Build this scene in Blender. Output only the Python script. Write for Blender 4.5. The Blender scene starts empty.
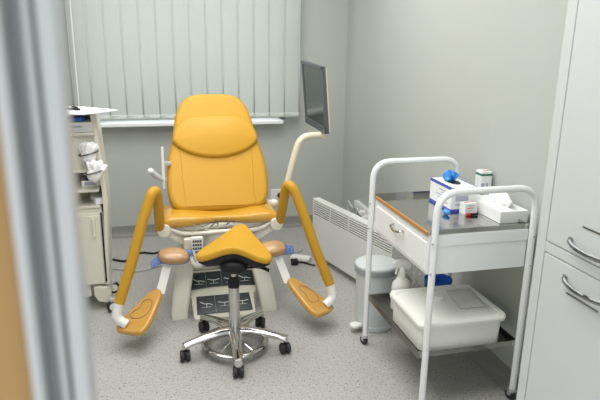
import bpy, bmesh, math, random
from mathutils import Vector, Matrix
random.seed(7)
S = bpy.context.scene
COL = S.collection
PI = math.pi

# ------------------------------------------------------------ camera
cam_d = bpy.data.cameras.new('camera'); cam = bpy.data.objects.new('camera', cam_d)
COL.objects.link(cam); S.camera = cam
PIT, YAW, ROL = 0.269568, 0.246758, 0.014451
fw = Vector((math.sin(YAW)*math.cos(PIT), math.cos(YAW)*math.cos(PIT), -math.sin(PIT)))
rt = Vector((math.cos(YAW), -math.sin(YAW), 0)); up = rt.cross(fw)
r2 = rt*math.cos(ROL) + up*math.sin(ROL); u2 = -rt*math.sin(ROL) + up*math.cos(ROL)
m = Matrix((r2, u2, -fw)).transposed().to_4x4(); m.translation = Vector((0, 0, 1.57))
cam.matrix_world = m
cam_d.sensor_width = 36; cam_d.lens = 576.758/600*36; cam_d.clip_start = 0.02
cam_d.dof.use_dof = True; cam_d.dof.focus_distance = 2.75; cam_d.dof.aperture_fstop = 5.0

# ------------------------------------------------------------ world, lamps, exposure
W = bpy.data.worlds.new('world'); S.world = W; W.use_nodes = True
bg = W.node_tree.nodes['Background']; bg.inputs[0].default_value = (0.95, 0.975, 1.0, 1); bg.inputs[1].default_value = 1.45
def area(name, loc, sx, sy, e, rot=(0, 0, 0), col=(1, 0.99, 0.98)):
    d = bpy.data.lights.new(name, 'AREA'); d.shape = 'RECTANGLE'; d.size = sx; d.size_y = sy; d.energy = e; d.color = col
    o = bpy.data.objects.new(name, d); o.location = loc; o.rotation_euler = rot; COL.objects.link(o); return o
area('ceiling_lamp', (0.0, 1.5, 2.66), 1.6, 0.9, 30)
area('ceiling_lamp', (0.2, 3.15, 2.66), 1.8, 1.4, 43)
area('window_daylight', (0.28, 5.1, 1.7), 1.7, 1.5, 14, (-math.pi/2, 0, 0), (0.93, 0.97, 1.0))
S.view_settings.view_transform = 'Standard'; S.view_settings.look = 'None'
S.view_settings.exposure = 0.0; S.view_settings.gamma = 1.0; S.view_settings.use_curve_mapping = False

# ------------------------------------------------------------ materials
def mat(name, col, rough=0.5, metal=0.0, spec=0.5, noise=0.0, nscale=8.0, bump=0.0, bscale=60.0, coat=0.0, alpha=1.0, trans=0.0, sheen=0.0, sss=0.0):
    M = bpy.data.materials.new(name); M.use_nodes = True; nt = M.node_tree; b = nt.nodes['Principled BSDF']
    b.inputs['Base Color'].default_value = (*col, 1); b.inputs['Roughness'].default_value = rough
    b.inputs['Metallic'].default_value = metal; b.inputs['Specular IOR Level'].default_value = spec
    b.inputs['Coat Weight'].default_value = coat; b.inputs['Coat Roughness'].default_value = 0.12
    b.inputs['Alpha'].default_value = alpha; b.inputs['Transmission Weight'].default_value = trans
    tc = nt.nodes.new('ShaderNodeTexCoord')
    if noise > 0:
        n = nt.nodes.new('ShaderNodeTexNoise'); n.inputs['Scale'].default_value = nscale; n.inputs['Detail'].default_value = 4
        mx = nt.nodes.new('ShaderNodeMixRGB'); mx.inputs[1].default_value = (*[c*(1-noise) for c in col], 1)
        mx.inputs[2].default_value = (*[min(1, c*(1+noise)) for c in col], 1)
        nt.links.new(tc.outputs['Object'], n.inputs['Vector']); nt.links.new(n.outputs['Fac'], mx.inputs[0])
        nt.links.new(mx.outputs[0], b.inputs['Base Color'])
    if bump > 0:
        n = nt.nodes.new('ShaderNodeTexNoise'); n.inputs['Scale'].default_value = bscale; n.inputs['Detail'].default_value = 3
        bp = nt.nodes.new('ShaderNodeBump'); bp.inputs['Strength'].default_value = bump; bp.inputs['Distance'].default_value = 0.004
        nt.links.new(tc.outputs['Object'], n.inputs['Vector']); nt.links.new(n.outputs['Fac'], bp.inputs['Height'])
        nt.links.new(bp.outputs[0], b.inputs['Normal'])
    return M

def floor_mat():
    M = bpy.data.materials.new('speckled_vinyl'); M.use_nodes = True; nt = M.node_tree; b = nt.nodes['Principled BSDF']
    tc = nt.nodes.new('ShaderNodeTexCoord'); prev = None
    def ramp(src, stops):
        r = nt.nodes.new('ShaderNodeValToRGB'); e = r.color_ramp.elements
        while len(e) > 1: e.remove(e[-1])
        e[0].position = stops[0][0]; e[0].color = (*[stops[0][1]]*3, 1)
        for p, v in stops[1:]: q = e.new(p); q.color = (v, v, v, 1)
        nt.links.new(src, r.inputs[0]); return r.outputs[0]
    base = (0.415, 0.41, 0.395, 1)
    def rgb(c): n = nt.nodes.new('ShaderNodeRGB'); n.outputs[0].default_value = c; return n.outputs[0]
    cur = rgb(base)
    for sc, lo, hi, c in ((95, 0.60, 0.66, (0.20, 0.19, 0.17, 1)), (120, 0.60, 0.66, (0.58, 0.57, 0.53, 1)), (60, 0.67, 0.71, (0.16, 0.15, 0.14, 1))):
        n = nt.nodes.new('ShaderNodeTexNoise'); n.inputs['Scale'].default_value = sc; n.inputs['Detail'].default_value = 2
        mp = nt.nodes.new('ShaderNodeMapping'); mp.inputs['Location'].default_value = (sc, sc*0.3, 0)
        nt.links.new(tc.outputs['Object'], mp.inputs[0]); nt.links.new(mp.outputs[0], n.inputs['Vector'])
        f = ramp(n.outputs['Fac'], ((0, 0), (lo, 0), (hi, 1)))
        mx = nt.nodes.new('ShaderNodeMixRGB'); nt.links.new(f, mx.inputs[0]); nt.links.new(cur, mx.inputs[1]); nt.links.new(rgb(c), mx.inputs[2])
        cur = mx.outputs[0]
    nt.links.new(cur, b.inputs['Base Color']); b.inputs['Roughness'].default_value = 0.42; b.inputs['Specular IOR Level'].default_value = 0.35
    return M

def film_mat(name, tint=(1, 1, 1), opac=0.12, rough=0.1):
    M = bpy.data.materials.new(name); M.use_nodes = True; nt = M.node_tree; b = nt.nodes['Principled BSDF']
    b.inputs['Base Color'].default_value = (*tint, 1); b.inputs['Roughness'].default_value = rough
    b.inputs['Specular IOR Level'].default_value = 1.0
    tc = nt.nodes.new('ShaderNodeTexCoord'); n = nt.nodes.new('ShaderNodeTexNoise'); n.inputs['Scale'].default_value = 22; n.inputs['Detail'].default_value = 4; n.inputs['Distortion'].default_value = 1.5
    bp = nt.nodes.new('ShaderNodeBump'); bp.inputs['Strength'].default_value = 0.9; bp.inputs['Distance'].default_value = 0.012
    nt.links.new(tc.outputs['Object'], n.inputs['Vector']); nt.links.new(n.outputs['Fac'], bp.inputs['Height']); nt.links.new(bp.outputs[0], b.inputs['Normal'])
    r = nt.nodes.new('ShaderNodeMapRange'); r.inputs[1].default_value = 0.5; r.inputs[2].default_value = 0.72; r.inputs[3].default_value = opac; r.inputs[4].default_value = min(1, opac*2.6)
    nt.links.new(n.outputs['Fac'], r.inputs[0]); nt.links.new(r.outputs[0], b.inputs['Alpha'])
    return M

def blind_mat(name, col):
    M = bpy.data.materials.new(name); M.use_nodes = True; nt = M.node_tree; b = nt.nodes['Principled BSDF']
    tc = nt.nodes.new('ShaderNodeTexCoord')
    mp = nt.nodes.new('ShaderNodeMapping'); mp.inputs['Scale'].default_value = (260, 260, 18)
    n = nt.nodes.new('ShaderNodeTexNoise'); n.inputs['Scale'].default_value = 1; n.inputs['Detail'].default_value = 3
    mx = nt.nodes.new('ShaderNodeMixRGB'); mx.inputs[1].default_value = (*[c*0.95 for c in col], 1); mx.inputs[2].default_value = (*[min(1, c*1.05) for c in col], 1)
    nt.links.new(tc.outputs['Object'], mp.inputs[0]); nt.links.new(mp.outputs[0], n.inputs['Vector']); nt.links.new(n.outputs['Fac'], mx.inputs[0])
    nt.links.new(mx.outputs[0], b.inputs['Base Color']); b.inputs['Roughness'].default_value = 0.85
    tr = nt.nodes.new('ShaderNodeBsdfTranslucent'); ms = nt.nodes.new('ShaderNodeMixShader'); ms.inputs[0].default_value = 0.3
    nt.links.new(mx.outputs[0], tr.inputs[0]); out = nt.nodes['Material Output']
    nt.links.new(b.outputs[0], ms.inputs[1]); nt.links.new(tr.outputs[0], ms.inputs[2]); nt.links.new(ms.outputs[0], out.inputs[0])
    return M

wallM = mat('wall_paint', (0.49, 0.51, 0.477), 0.75, spec=0.25, noise=0.02, nscale=3, bump=0.15, bscale=150)
ceilM = mat('ceiling_paint', (0.8, 0.8, 0.78), 0.9)
floorM = floor_mat()
coveM = mat('cove_vinyl', (0.27, 0.27, 0.255), 0.5, noise=0.2, nscale=90)
yel = mat('yellow_vinyl', (0.56, 0.30, 0.022), 0.45, spec=0.3, noise=0.03, nscale=5, bump=0.12, bscale=220)
yelwrap = mat('wrapped_yellow_vinyl', (0.57, 0.30, 0.023), 0.33, spec=0.4, coat=0.5, noise=0.05, nscale=12, bump=1.0, bscale=30)
yelfoot = mat('yellow_moulded', (0.58, 0.31, 0.06), 0.25, spec=0.5, coat=0.4, noise=0.04, nscale=12)
beige = mat('wrapped_pad', (0.50, 0.29, 0.13), 0.32, spec=0.5, coat=0.4, noise=0.1, nscale=14, bump=1.0, bscale=34)
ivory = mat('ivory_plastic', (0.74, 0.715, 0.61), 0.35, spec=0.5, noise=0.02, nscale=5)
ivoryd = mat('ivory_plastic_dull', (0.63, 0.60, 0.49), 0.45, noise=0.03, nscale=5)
cream = mat('cream_enamel', (0.78, 0.72, 0.56), 0.3)
whiteM = mat('white_enamel', (0.86, 0.875, 0.87), 0.28, spec=0.5, noise=0.01, nscale=4)
cabM = mat('cabinet_enamel', (0.59, 0.615, 0.60), 0.25, spec=0.5, noise=0.012, nscale=2)
heatM = mat('heater_enamel', (0.76, 0.77, 0.74), 0.35)
whitep = mat('white_plastic', (0.84, 0.84, 0.80), 0.32)
milk = mat('milky_plastic', (0.88, 0.885, 0.83), 0.3, noise=0.03, nscale=9)
card = mat('white_card', (0.84, 0.85, 0.84), 0.6)
paper = mat('paper_tissue', (0.88, 0.88, 0.87), 0.8, bump=0.3, bscale=40)
chrome = mat('chrome', (0.62, 0.62, 0.61), 0.10, metal=1, bump=0.02, bscale=20)
steel = mat('stainless_steel', (0.50, 0.50, 0.48), 0.14, metal=1, bump=0.05, bscale=8)
handM = mat('dark_chrome', (0.33, 0.33, 0.33), 0.12, metal=1)
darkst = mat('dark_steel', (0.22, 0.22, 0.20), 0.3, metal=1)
black = mat('black_plastic', (0.012, 0.012, 0.013), 0.5, spec=0.3)
rubber = mat('black_rubber', (0.02, 0.02, 0.022), 0.55)
greyp = mat('grey_plastic', (0.46, 0.48, 0.48), 0.4)
binM = mat('bin_enamel', (0.62, 0.65, 0.65), 0.35)
binrim = mat('bin_rim', (0.33, 0.36, 0.38), 0.4)
panelM = mat('control_panel', (0.035, 0.045, 0.05), 0.35)
iconM = mat('icon_white', (0.75, 0.76, 0.74), 0.5)
ink = mat('footprint_ink', (0.22, 0.15, 0.09), 0.4)
blueM = mat('blue_glove', (0.05, 0.30, 0.75), 0.4, noise=0.2, nscale=60)
bluep = mat('blue_plastic', (0.02, 0.13, 0.55), 0.3)
bluefilm = film_mat('blue_film', (0.13, 0.27, 0.75), 0.5, 0.25)
def gloss_film(name):
    M = bpy.data.materials.new(name); M.use_nodes = True; nt = M.node_tree; nt.nodes.remove(nt.nodes['Principled BSDF'])
    tc = nt.nodes.new('ShaderNodeTexCoord'); n = nt.nodes.new('ShaderNodeTexNoise'); n.inputs['Scale'].default_value = 15; n.inputs['Detail'].default_value = 2; n.inputs['Distortion'].default_value = 2.0
    bp = nt.nodes.new('ShaderNodeBump'); bp.inputs['Strength'].default_value = 1.0; bp.inputs['Distance'].default_value = 0.02
    nt.links.new(tc.outputs['Object'], n.inputs['Vector']); nt.links.new(n.outputs['Fac'], bp.inputs['Height'])
    g = nt.nodes.new('ShaderNodeBsdfGlossy'); g.inputs['Roughness'].default_value = 0.12; t = nt.nodes.new('ShaderNodeBsdfTransparent')
    f = nt.nodes.new('ShaderNodeFresnel'); f.inputs['IOR'].default_value = 1.28; ms = nt.nodes.new('ShaderNodeMixShader')
    nt.links.new(bp.outputs[0], g.inputs['Normal']); nt.links.new(bp.outputs[0], f.inputs['Normal']); nt.links.new(f.outputs[0], ms.inputs[0])
    nt.links.new(t.outputs[0], ms.inputs[1]); nt.links.new(g.outputs[0], ms.inputs[2]); nt.links.new(ms.outputs[0], nt.nodes['Material Output'].inputs[0])
    return M
clear = gloss_film('clear_film')
clear2 = film_mat('milky_film', (0.9, 0.9, 0.88), 0.35, 0.2)
milkyf = mat('milky_sleeve', (0.85, 0.86, 0.82), 0.3, alpha=0.8)
boxblue = mat('box_blue', (0.08, 0.10, 0.48), 0.5)
boxtext = mat('box_grey_print', (0.42, 0.44, 0.55), 0.6)
green = mat('box_green', (0.02, 0.17, 0.09), 0.5)
lime = mat('lime_cap', (0.35, 0.62, 0.08), 0.4)
red = mat('red_plastic', (0.62, 0.02, 0.03), 0.4)
wood = mat('orange_wood', (0.50, 0.22, 0.05), 0.4, noise=0.25, nscale=20)
tanw = mat('tan_wood_frame', (0.33, 0.195, 0.06), 0.5, noise=0.08, nscale=3)
alum = mat('grey_painted_aluminium', (0.22, 0.24, 0.25), 0.4, metal=0.0)
alum_l = mat('pale_aluminium', (0.43, 0.45, 0.45), 0.35)
seal = mat('beige_seal', (0.18, 0.165, 0.13), 0.6)
screenM = mat('screen_glass', (0.05, 0.065, 0.06), 0.12, spec=0.8)
bezelM = mat('bezel_grey', (0.10, 0.11, 0.12), 0.35)
slatM = blind_mat('blind_fabric', (0.645, 0.69, 0.66)); hemM = blind_mat('blind_hem', (0.77, 0.82, 0.78))
glassM = mat('window_glass', (0.9, 0.95, 0.95), 0.03, alpha=0.12)
lampM = bpy.data.materials.new('lamp_diffuser'); lampM.use_nodes = True
lampM.node_tree.nodes['Principled BSDF'].inputs['Emission Color'].default_value = (1, 0.98, 0.94, 1)
lampM.node_tree.nodes['Principled BSDF'].inputs['Emission Strength'].default_value = 2.0

# ------------------------------------------------------------ mesh builder
def catmull(pts, n=8):
    if len(pts) < 3: return [Vector(p) for p in pts]
    P = [Vector(p) for p in pts]; P = [P[0]*2-P[1]] + P + [P[-1]*2-P[-2]]; out = []
    for i in range(1, len(P)-2):
        for k in range(n):
            t = k/n; a, b, c, d = P[i-1], P[i], P[i+1], P[i+2]
            out.append(0.5*((2*b)+(c-a)*t+(2*a-5*b+4*c-d)*t*t+(3*b-a-3*c+d)*t**3))
    out.append(P[-2]); return out

def bend(pts, r=0.05, n=6):
    """straight runs with rounded corners"""
    P = [Vector(p) for p in pts]; out = [P[0]]
    for i in range(1, len(P)-1):
        a = (P[i-1]-P[i]); b = (P[i+1]-P[i]); q = min(r, a.length*0.49, b.length*0.49)
        A = P[i]+a.normalized()*q; B = P[i]+b.normalized()*q
        for k in range(n+1):
            t = k/n; out.append(A*(1-t)**2 + P[i]*2*t*(1-t) + B*t*t)
    out.append(P[-1]); return out

class MB:
    def __init__(s): s.v = []; s.f = []; s.m = []; s.mats = []
    def mi(s, M):
        if M not in s.mats: s.mats.append(M)
        return s.mats.index(M)
    def add(s, vs, fs, M):
        o = len(s.v); i = s.mi(M); s.v += [Vector(v) for v in vs]
        for f in fs: s.f.append([o+k for k in f]); s.m.append(i)
        return s
    def bm(s, b, M, mx=None):
        if mx is not None: b.transform(mx)
        b.verts.index_update(); s.add([v.co.copy() for v in b.verts], [[v.index for v in f.verts] for f in b.faces], M); b.free(); return s
    def box(s, c, d, M, bev=0.004, rot=None, seg=2):
        b = bmesh.new(); bmesh.ops.create_cube(b, size=1); bmesh.ops.scale(b, vec=d, verts=b.verts)
        bev = min(bev, min(d)*0.45)
        if bev > 0: bmesh.ops.bevel(b, geom=list(b.edges), offset=bev, segments=seg, affect='EDGES', profile=0.5)
        mx = Matrix.Translation(c)
        if rot is not None: mx = mx @ (rot if isinstance(rot, Matrix) else Matrix.Rotation(rot, 4, 'Z'))
        return s.bm(b, M, mx)
    def span(s, a, b, M, bev=0.004):
        return s.box([(a[i]+b[i])/2 for i in range(3)], [abs(b[i]-a[i]) for i in range(3)], M, bev)
    def tube(s, pts, r, M, n=14, closed=False, flat=1.0, upv=None):
        P = [Vector(p) for p in pts]; N = len(P); rs = r if isinstance(r, (list, tuple)) else [r]*N
        if len(rs) != N: rs = [rs[0]+(rs[-1]-rs[0])*i/(N-1) for i in range(N)]
        vs = []; u = None
        for i in range(N):
            if closed: t = (P[(i+1) % N]-P[i-1])
            else: t = P[min(i+1, N-1)]-P[max(i-1, 0)]
            t.normalize()
            if u is None:
                u = Vector(upv) if upv else (Vector((0, 0, 1)) if abs(t.z) < 0.9 else Vector((1, 0, 0)))
            u = (u-t*u.dot(t)).normalized(); w = t.cross(u)
            for k in range(n):
                a = 2*PI*k/n; vs.append(P[i]+u*math.cos(a)*rs[i]*flat+w*math.sin(a)*rs[i])
        fs = []
        for i in range(N if closed else N-1):
            j = (i+1) % N
            for k in range(n): fs.append([i*n+k, i*n+(k+1) % n, j*n+(k+1) % n, j*n+k])
        if not closed: fs += [list(range(n))[::-1], [(N-1)*n+k for k in range(n)]]
        return s.add(vs, fs, M)
    def lathe(s, prof, o, M, n=32, mx=None, sy=1.0):
        vs = []; fs = []
        for r, z in prof:
            for k in range(n): vs.append(Vector((r*math.cos(2*PI*k/n), r*sy*math.sin(2*PI*k/n), z)))
        for i in range(len(prof)-1):
            for k in range(n): fs.append([i*n+k, i*n+(k+1) % n, (i+1)*n+(k+1) % n, (i+1)*n+k])
        fs += [list(range(n))[::-1], [(len(prof)-1)*n+k for k in range(n)]]
        if mx is not None: vs = [mx @ v for v in vs]
        return s.add([v+Vector(o) for v in vs], fs, M)
    def loft(s, rings, M, cap=True, closed=True):
        n = len(rings[0]); vs = [Vector(p) for r in rings for p in r]; fs = []
        for i in range(len(rings)-1):
            for k in range(n if closed else n-1): fs.append([i*n+k, i*n+(k+1) % n, (i+1)*n+(k+1) % n, (i+1)*n+k])
        if cap: fs += [list(range(n))[::-1], [(len(rings)-1)*n+k for k in range(n)]]
        return s.add(vs, fs, M)
    def blob(s, c, d, M, e=0.5, nu=28, nv=16, mx=None):
        vs = []; fs = []
        def sg(x, p): return math.copysign(abs(x)**p, x)
        for j in range(nv+1):
            ph = -PI/2+PI*j/nv
            for k in range(nu):
                th = 2*PI*k/nu
                vs.append(Vector((d[0]*sg(math.cos(ph), e)*sg(math.cos(th), e), d[1]*sg(math.cos(ph), e)*sg(math.sin(th), e), d[2]*sg(math.sin(ph), e))))
        for j in range(nv):
            for k in range(nu): fs.append([j*nu+k, j*nu+(k+1) % nu, (j+1)*nu+(k+1) % nu, (j+1)*nu+k])
        if mx is not None: vs = [mx @ v for v in vs]
        return s.add([v+Vector(c) for v in vs], fs, M)
    def slab(s, poly, mx, th, M, bev=0.01, crown=0.0, seg=3):
        """poly: 2D outline (x,y) in the plane of mx, thickness th along local z, rounded edges, crowned top"""
        n = len(poly); cx = sum(p[0] for p in poly)/n; cy = sum(p[1] for p in poly)/n; R = []
        def ring(ins, z):
            out = []
            for i, p in enumerate(poly):
                a = poly[i-1]; b = poly[(i+1) % n]; tx, ty = b[0]-a[0], b[1]-a[1]; L = math.hypot(tx, ty) or 1
                nx, ny = -ty/L, tx/L
                if nx*(cx-p[0])+ny*(cy-p[1]) < 0: nx, ny = -nx, -ny
                out.append(Vector((p[0]+nx*ins, p[1]+ny*ins, z)))
            return out
        def scl(f, z): return [Vector((cx+(p.x-cx)*f, cy+(p.y-cy)*f, z)) for p in ring(bev, 0)]
        for k in range(seg+1):
            a = PI/2*k/seg; R.append(ring(bev*(1-math.sin(a)), bev*(1-math.cos(a))))
        for k in range(seg+1):
            a = PI/2*k/seg; R.append(ring(bev*(1-math.cos(a)), th-bev*(1-math.sin(a))))
        for f in (0.8, 0.55, 0.3, 0.08): R.append(scl(f, th+crown*(1-f*f)))
        return s.loft([[mx @ p for p in r] for r in R], M)
    def build(s, name, parent=None, smooth=True, ang=0.6):
        me = bpy.data.meshes.new(name); me.from_pydata([tuple(v) for v in s.v], [], s.f)
        for M in s.mats: me.materials.append(M)
        me.polygons.foreach_set('material_index', s.m)
        b = bmesh.new(); b.from_mesh(me); bmesh.ops.recalc_face_normals(b, faces=b.faces); b.to_mesh(me); b.free()
        if smooth:
            me.polygons.foreach_set('use_smooth', [True]*len(me.polygons)); me.set_sharp_from_angle(angle=ang)
        o = bpy.data.objects.new(name, me); COL.objects.link(o)
        if smooth:
            wn = o.modifiers.new('weighted', 'WEIGHTED_NORMAL'); wn.keep_sharp = True; wn.weight = 60
        if parent is not None:
            o.parent = parent; bpy.context.view_layer.update(); o.matrix_parent_inverse = parent.matrix_world.inverted()
        return o

def tag(o, label, cat, group=None, kind=None):
    o['label'] = label; o['category'] = cat
    if group: o['group'] = group
    if kind: o['kind'] = kind
    return o
def thing(name, label, cat, loc, group=None):
    o = bpy.data.objects.new(name, None); COL.objects.link(o); o.location = loc; o.empty_display_size = 0.1
    bpy.context.view_layer.update()
    return tag(o, label, cat, group)
def struct(mb, name, smooth=False):
    o = mb.build(name, None, smooth); o['kind'] = 'structure'; return o
def plane_mx(o, x, y):
    """matrix whose local x, y follow the given directions"""
    x = Vector(x).normalized(); z = x.cross(Vector(y)).normalized(); y = z.cross(x)
    M = Matrix((x, y, z)).transposed().to_4x4(); M.translation = Vector(o); return M
def rrect(w, h, r, n=5, cx=0, cy=0):
    out = []
    for sx, sy, a0 in ((1, 1, 0), (-1, 1, 90), (-1, -1, 180), (1, -1, 270)):
        for k in range(n+1):
            a = math.radians(a0+90*k/n); out.append((cx+sx*(w/2-r)+r*math.cos(a), cy+sy*(h/2-r)+r*math.sin(a)))
    return out

# ------------------------------------------------------------ room shell
XL, XR, YB, YF, ZC = -1.9, 1.57, 4.71, 0.33, 2.7
b = MB(); b.span((XL, -0.5, -0.05), (XR+0.1, YB+0.1, 0), floorM, 0); struct(b, 'floor')
b = MB(); b.span((XL, YF, ZC), (XR+0.1, YB+0.1, ZC+0.05), ceilM, 0); struct(b, 'ceiling')
WX0, WX1, WZ0, WZ1 = -0.50, 1.06, 0.93, 2.35
b = MB(); b.span((XL, YB, 0), (WX0, YB+0.15, ZC), wallM, 0); b.span((WX1, YB, 0), (XR+0.1, YB+0.15, ZC), wallM, 0)
b.span((WX0, YB, 0), (WX1, YB+0.15, WZ0), wallM, 0); b.span((WX0, YB, WZ1), (WX1, YB+0.15, ZC), wallM, 0); struct(b, 'wall_back')
b = MB(); b.span((XR, -0.5, 0), (XR+0.1, YB, ZC), wallM, 0); struct(b, 'wall_right')
b = MB(); b.span((XL-0.1, YF-0.05, 0), (XL, YB, ZC), wallM, 0); struct(b, 'wall_left')
b = MB(); b.span((XL, YF, 0), (-0.32, YF+0.12, ZC), wallM, 0); struct(b, 'wall_front')
def coving(name, a, c, nrm):
    mb = MB(); a = Vector(a); c = Vector(c); nrm = Vector(nrm)
    prof = [(0.0, 0.0), (0.055, 0.0015), (0.03, 0.006), (0.012, 0.02), (0.0045, 0.045), (0.0045, 0.085), (0, 0.086)]
    mb.loft([[p+nrm*q+Vector((0, 0, z)) for q, z in prof] for p in (a, c)], coveM); o = struct(mb, name, True); return o
coving('baseboard_back', (XL, YB, 0), (XR, YB, 0), (0, -1, 0))
coving('baseboard_right', (XR, 1.6, 0), (XR, YB, 0), (-1, 0, 0))
coving('baseboard_left', (XL, 0.6, 0), (XL, YB, 0), (1, 0, 0))
# window
w = bpy.data.objects.new('window_1', None); COL.objects.link(w); w.location = (0.28, YB+0.08, WZ0); w['kind'] = 'structure'; bpy.context.view_layer.update()
b = MB()
for x0, x1, z0, z1 in ((WX0, WX1, WZ0, WZ0+0.06), (WX0, WX1, WZ1-0.06, WZ1), (WX0, WX0+0.06, WZ0, WZ1), (WX1-0.06, WX1, WZ0, WZ1), (0.25, 0.31, WZ0, WZ1)):
    b.span((x0, YB+0.06, z0), (x1, YB+0.11, z1), whitep, 0.004)
b.build('window_frame', w)
b = MB(); b.span((WX0+0.03, YB+0.083, WZ0+0.03), (WX1-0.03, YB+0.087, WZ1-0.03), glassM, 0); b.build('pane', w)
b = MB(); b.box((0.285, YB-0.04, 0.928), (1.45, 0.16, 0.030), whiteM, 0.008); b.build('window_sill', w)
# vertical blind
vb = thing('vertical_blind', 'pale green vertical slat blind drawn across the window', 'blind', (0.29, 4.6, 0.95))
b = MB(); b.box((0.29, 4.6, 2.44), (1.78, 0.05, 0.045), whitep); b.build('head_rail', vb)
b = MB()
N = 14; x0 = -0.58; st = (1.135-x0)/N; sw = 0.136; ang = math.radians(-3)
for i in range(N):
    cx = x0+st*(i+0.5); s_ = MB(); rows = []
    for z in (0.965, 1.005, 1.006, 1.3, 1.6, 1.9, 2.42):
        rows.append([Vector((cx+sw*t*math.cos(ang), 4.605+sw*t*math.sin(ang)-0.004*math.cos(t*PI*1.0), z)) for t in [k/8-0.5 for k in range(9)]])
    s_.loft(rows[:2], hemM, cap=False, closed=False); s_.loft(rows[1:], slatM, cap=False, closed=False)
    for t0, t1 in ((-0.5, -0.46), (0.445, 0.5)):   # lighter strips along both slat edges
        s_.loft([[Vector((cx+sw*t*math.cos(ang), 4.6035+sw*t*math.sin(ang)-0.004*math.cos(t*PI), z)) for t in (t0, t1)] for z in (1.006, 1.3, 1.6, 1.9, 2.42)], hemM, cap=False, closed=False)
    s_.tube([(cx-sw*0.44, 4.598, 0.997), (cx+sw*0.44, 4.606, 0.997)], 0.0035, hemM, n=6)
    o = s_.build('slat', vb); sm = o.modifiers.new('thick', 'SOLIDIFY'); sm.thickness = 0.0008
b = MB(); b.tube([(-0.545, 4.55, 2.42), (-0.545, 4.55, 0.93)], 0.005, whitep, n=8); b.tube([(-0.545, 4.55, 0.93), (-0.545, 4.55, 0.90)], 0.009, whitep, n=8); b.build('control_wand', vb)
# ceiling lights
for (x, y), lab in (((0.0, 1.5), 'square white ceiling light panel nearer the doorway'), ((0.2, 3.15), 'square white ceiling light panel above the examination chair')):
    t = thing('ceiling_light', lab, 'ceiling light', (x, y, ZC), 'ceiling light panels')
    b = MB()
    for sx in (-1, 1): b.box((x+sx*0.575, y, ZC-0.012), (0.03, 0.62, 0.024), whitep)
    for sy in (-1, 1): b.box((x, y+sy*0.3, ZC-0.012), (1.15, 0.03, 0.024), whitep)
    b.build('frame', t); b = MB(); b.box((x, y, ZC-0.006), (1.12, 0.58, 0.006), lampM, 0); b.build('diffuser', t)

# doorway seen out of focus at the left edge
d = bpy.data.objects.new('door_1', None); COL.objects.link(d); d.location = (-0.10, 0.37, 0); d['kind'] = 'structure'; bpy.context.view_layer.update()
def post(x0, x1, y0, y1, M, nm, bev=0.002):
    q = MB(); q.span((x0, y0, 0), (x1, y1, 2.1), M, bev); return q.build(nm, d)
post(-0.32, -0.0800, 0.34, 0.40, tanw, 'wooden_jamb')
post(-0.0800, -0.0735, 0.330, 0.37, alum_l, 'frame_edge')
post(-0.0735, -0.0655, 0.345, 0.37, alum, 'frame_rebate')
post(-0.0655, -0.0610, 0.338, 0.37, alum_l, 'frame_lip')
post(-0.0610, -0.0590, 0.346, 0.37, seal, 'seal')
post(-0.0590, -0.0490, 0.340, 0.37, alum_l, 'frame_stop')

# ------------------------------------------------------------ wall cabinet (right)
cb = thing('storage_cabinet', 'tall pale grey metal cabinet with chrome bow handles at the right edge', 'cabinet', (1.35, 1.1, 0))
b = MB(); b.span((1.163, 0.62, 0.05), (1.55, 1.5, 1.95), cabM, 0.003); b.span((1.19, 0.64, 0), (1.54, 1.48, 0.05), black, 0)
b.build('body', cb)
b = MB()
for y0, y1 in ((1.459, 1.5), (0.62, 0.66)): b.span((1.156, y0, 0.05), (1.166, y1, 1.95), cabM, 0.002)
b.span((1.156, 0.62, 0.05), (1.166, 1.5, 0.09), cabM, 0.002); b.span((1.156, 0.62, 1.91), (1.166, 1.5, 1.95), cabM, 0.002)
b.span((1.157, 0.66, 0.948), (1.166, 1.459, 0.980), cabM, 0.002)
b.build('face_frame', cb)
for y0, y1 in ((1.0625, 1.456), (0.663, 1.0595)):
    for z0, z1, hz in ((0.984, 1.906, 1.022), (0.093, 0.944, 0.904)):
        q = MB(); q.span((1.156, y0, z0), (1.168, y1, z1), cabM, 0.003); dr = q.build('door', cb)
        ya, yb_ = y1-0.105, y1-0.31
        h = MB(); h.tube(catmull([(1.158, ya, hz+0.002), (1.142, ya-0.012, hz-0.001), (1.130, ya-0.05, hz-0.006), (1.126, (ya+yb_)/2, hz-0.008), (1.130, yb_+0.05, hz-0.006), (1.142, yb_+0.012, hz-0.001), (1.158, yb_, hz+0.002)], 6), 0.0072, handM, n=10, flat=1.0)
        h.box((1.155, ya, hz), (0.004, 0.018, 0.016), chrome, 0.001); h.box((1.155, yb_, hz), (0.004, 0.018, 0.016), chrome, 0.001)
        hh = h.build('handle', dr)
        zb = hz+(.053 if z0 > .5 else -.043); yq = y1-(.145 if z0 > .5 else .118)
        g = MB(); g.span((1.1535, yq-.13, zb-.0025), (1.1565, yq, zb+.0025), darkst, .001); g.build('handle_shadow_strip', dr)  # added dark strip imitates the handle's shadow and reflection on the glossy door

# ------------------------------------------------------------ examination chair
CX = 0.335
ch = thing('examination_chair', 'yellow padded gynaecological examination chair with ivory base and foot rests', 'examination chair', (CX, 3.4, 0))
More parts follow.
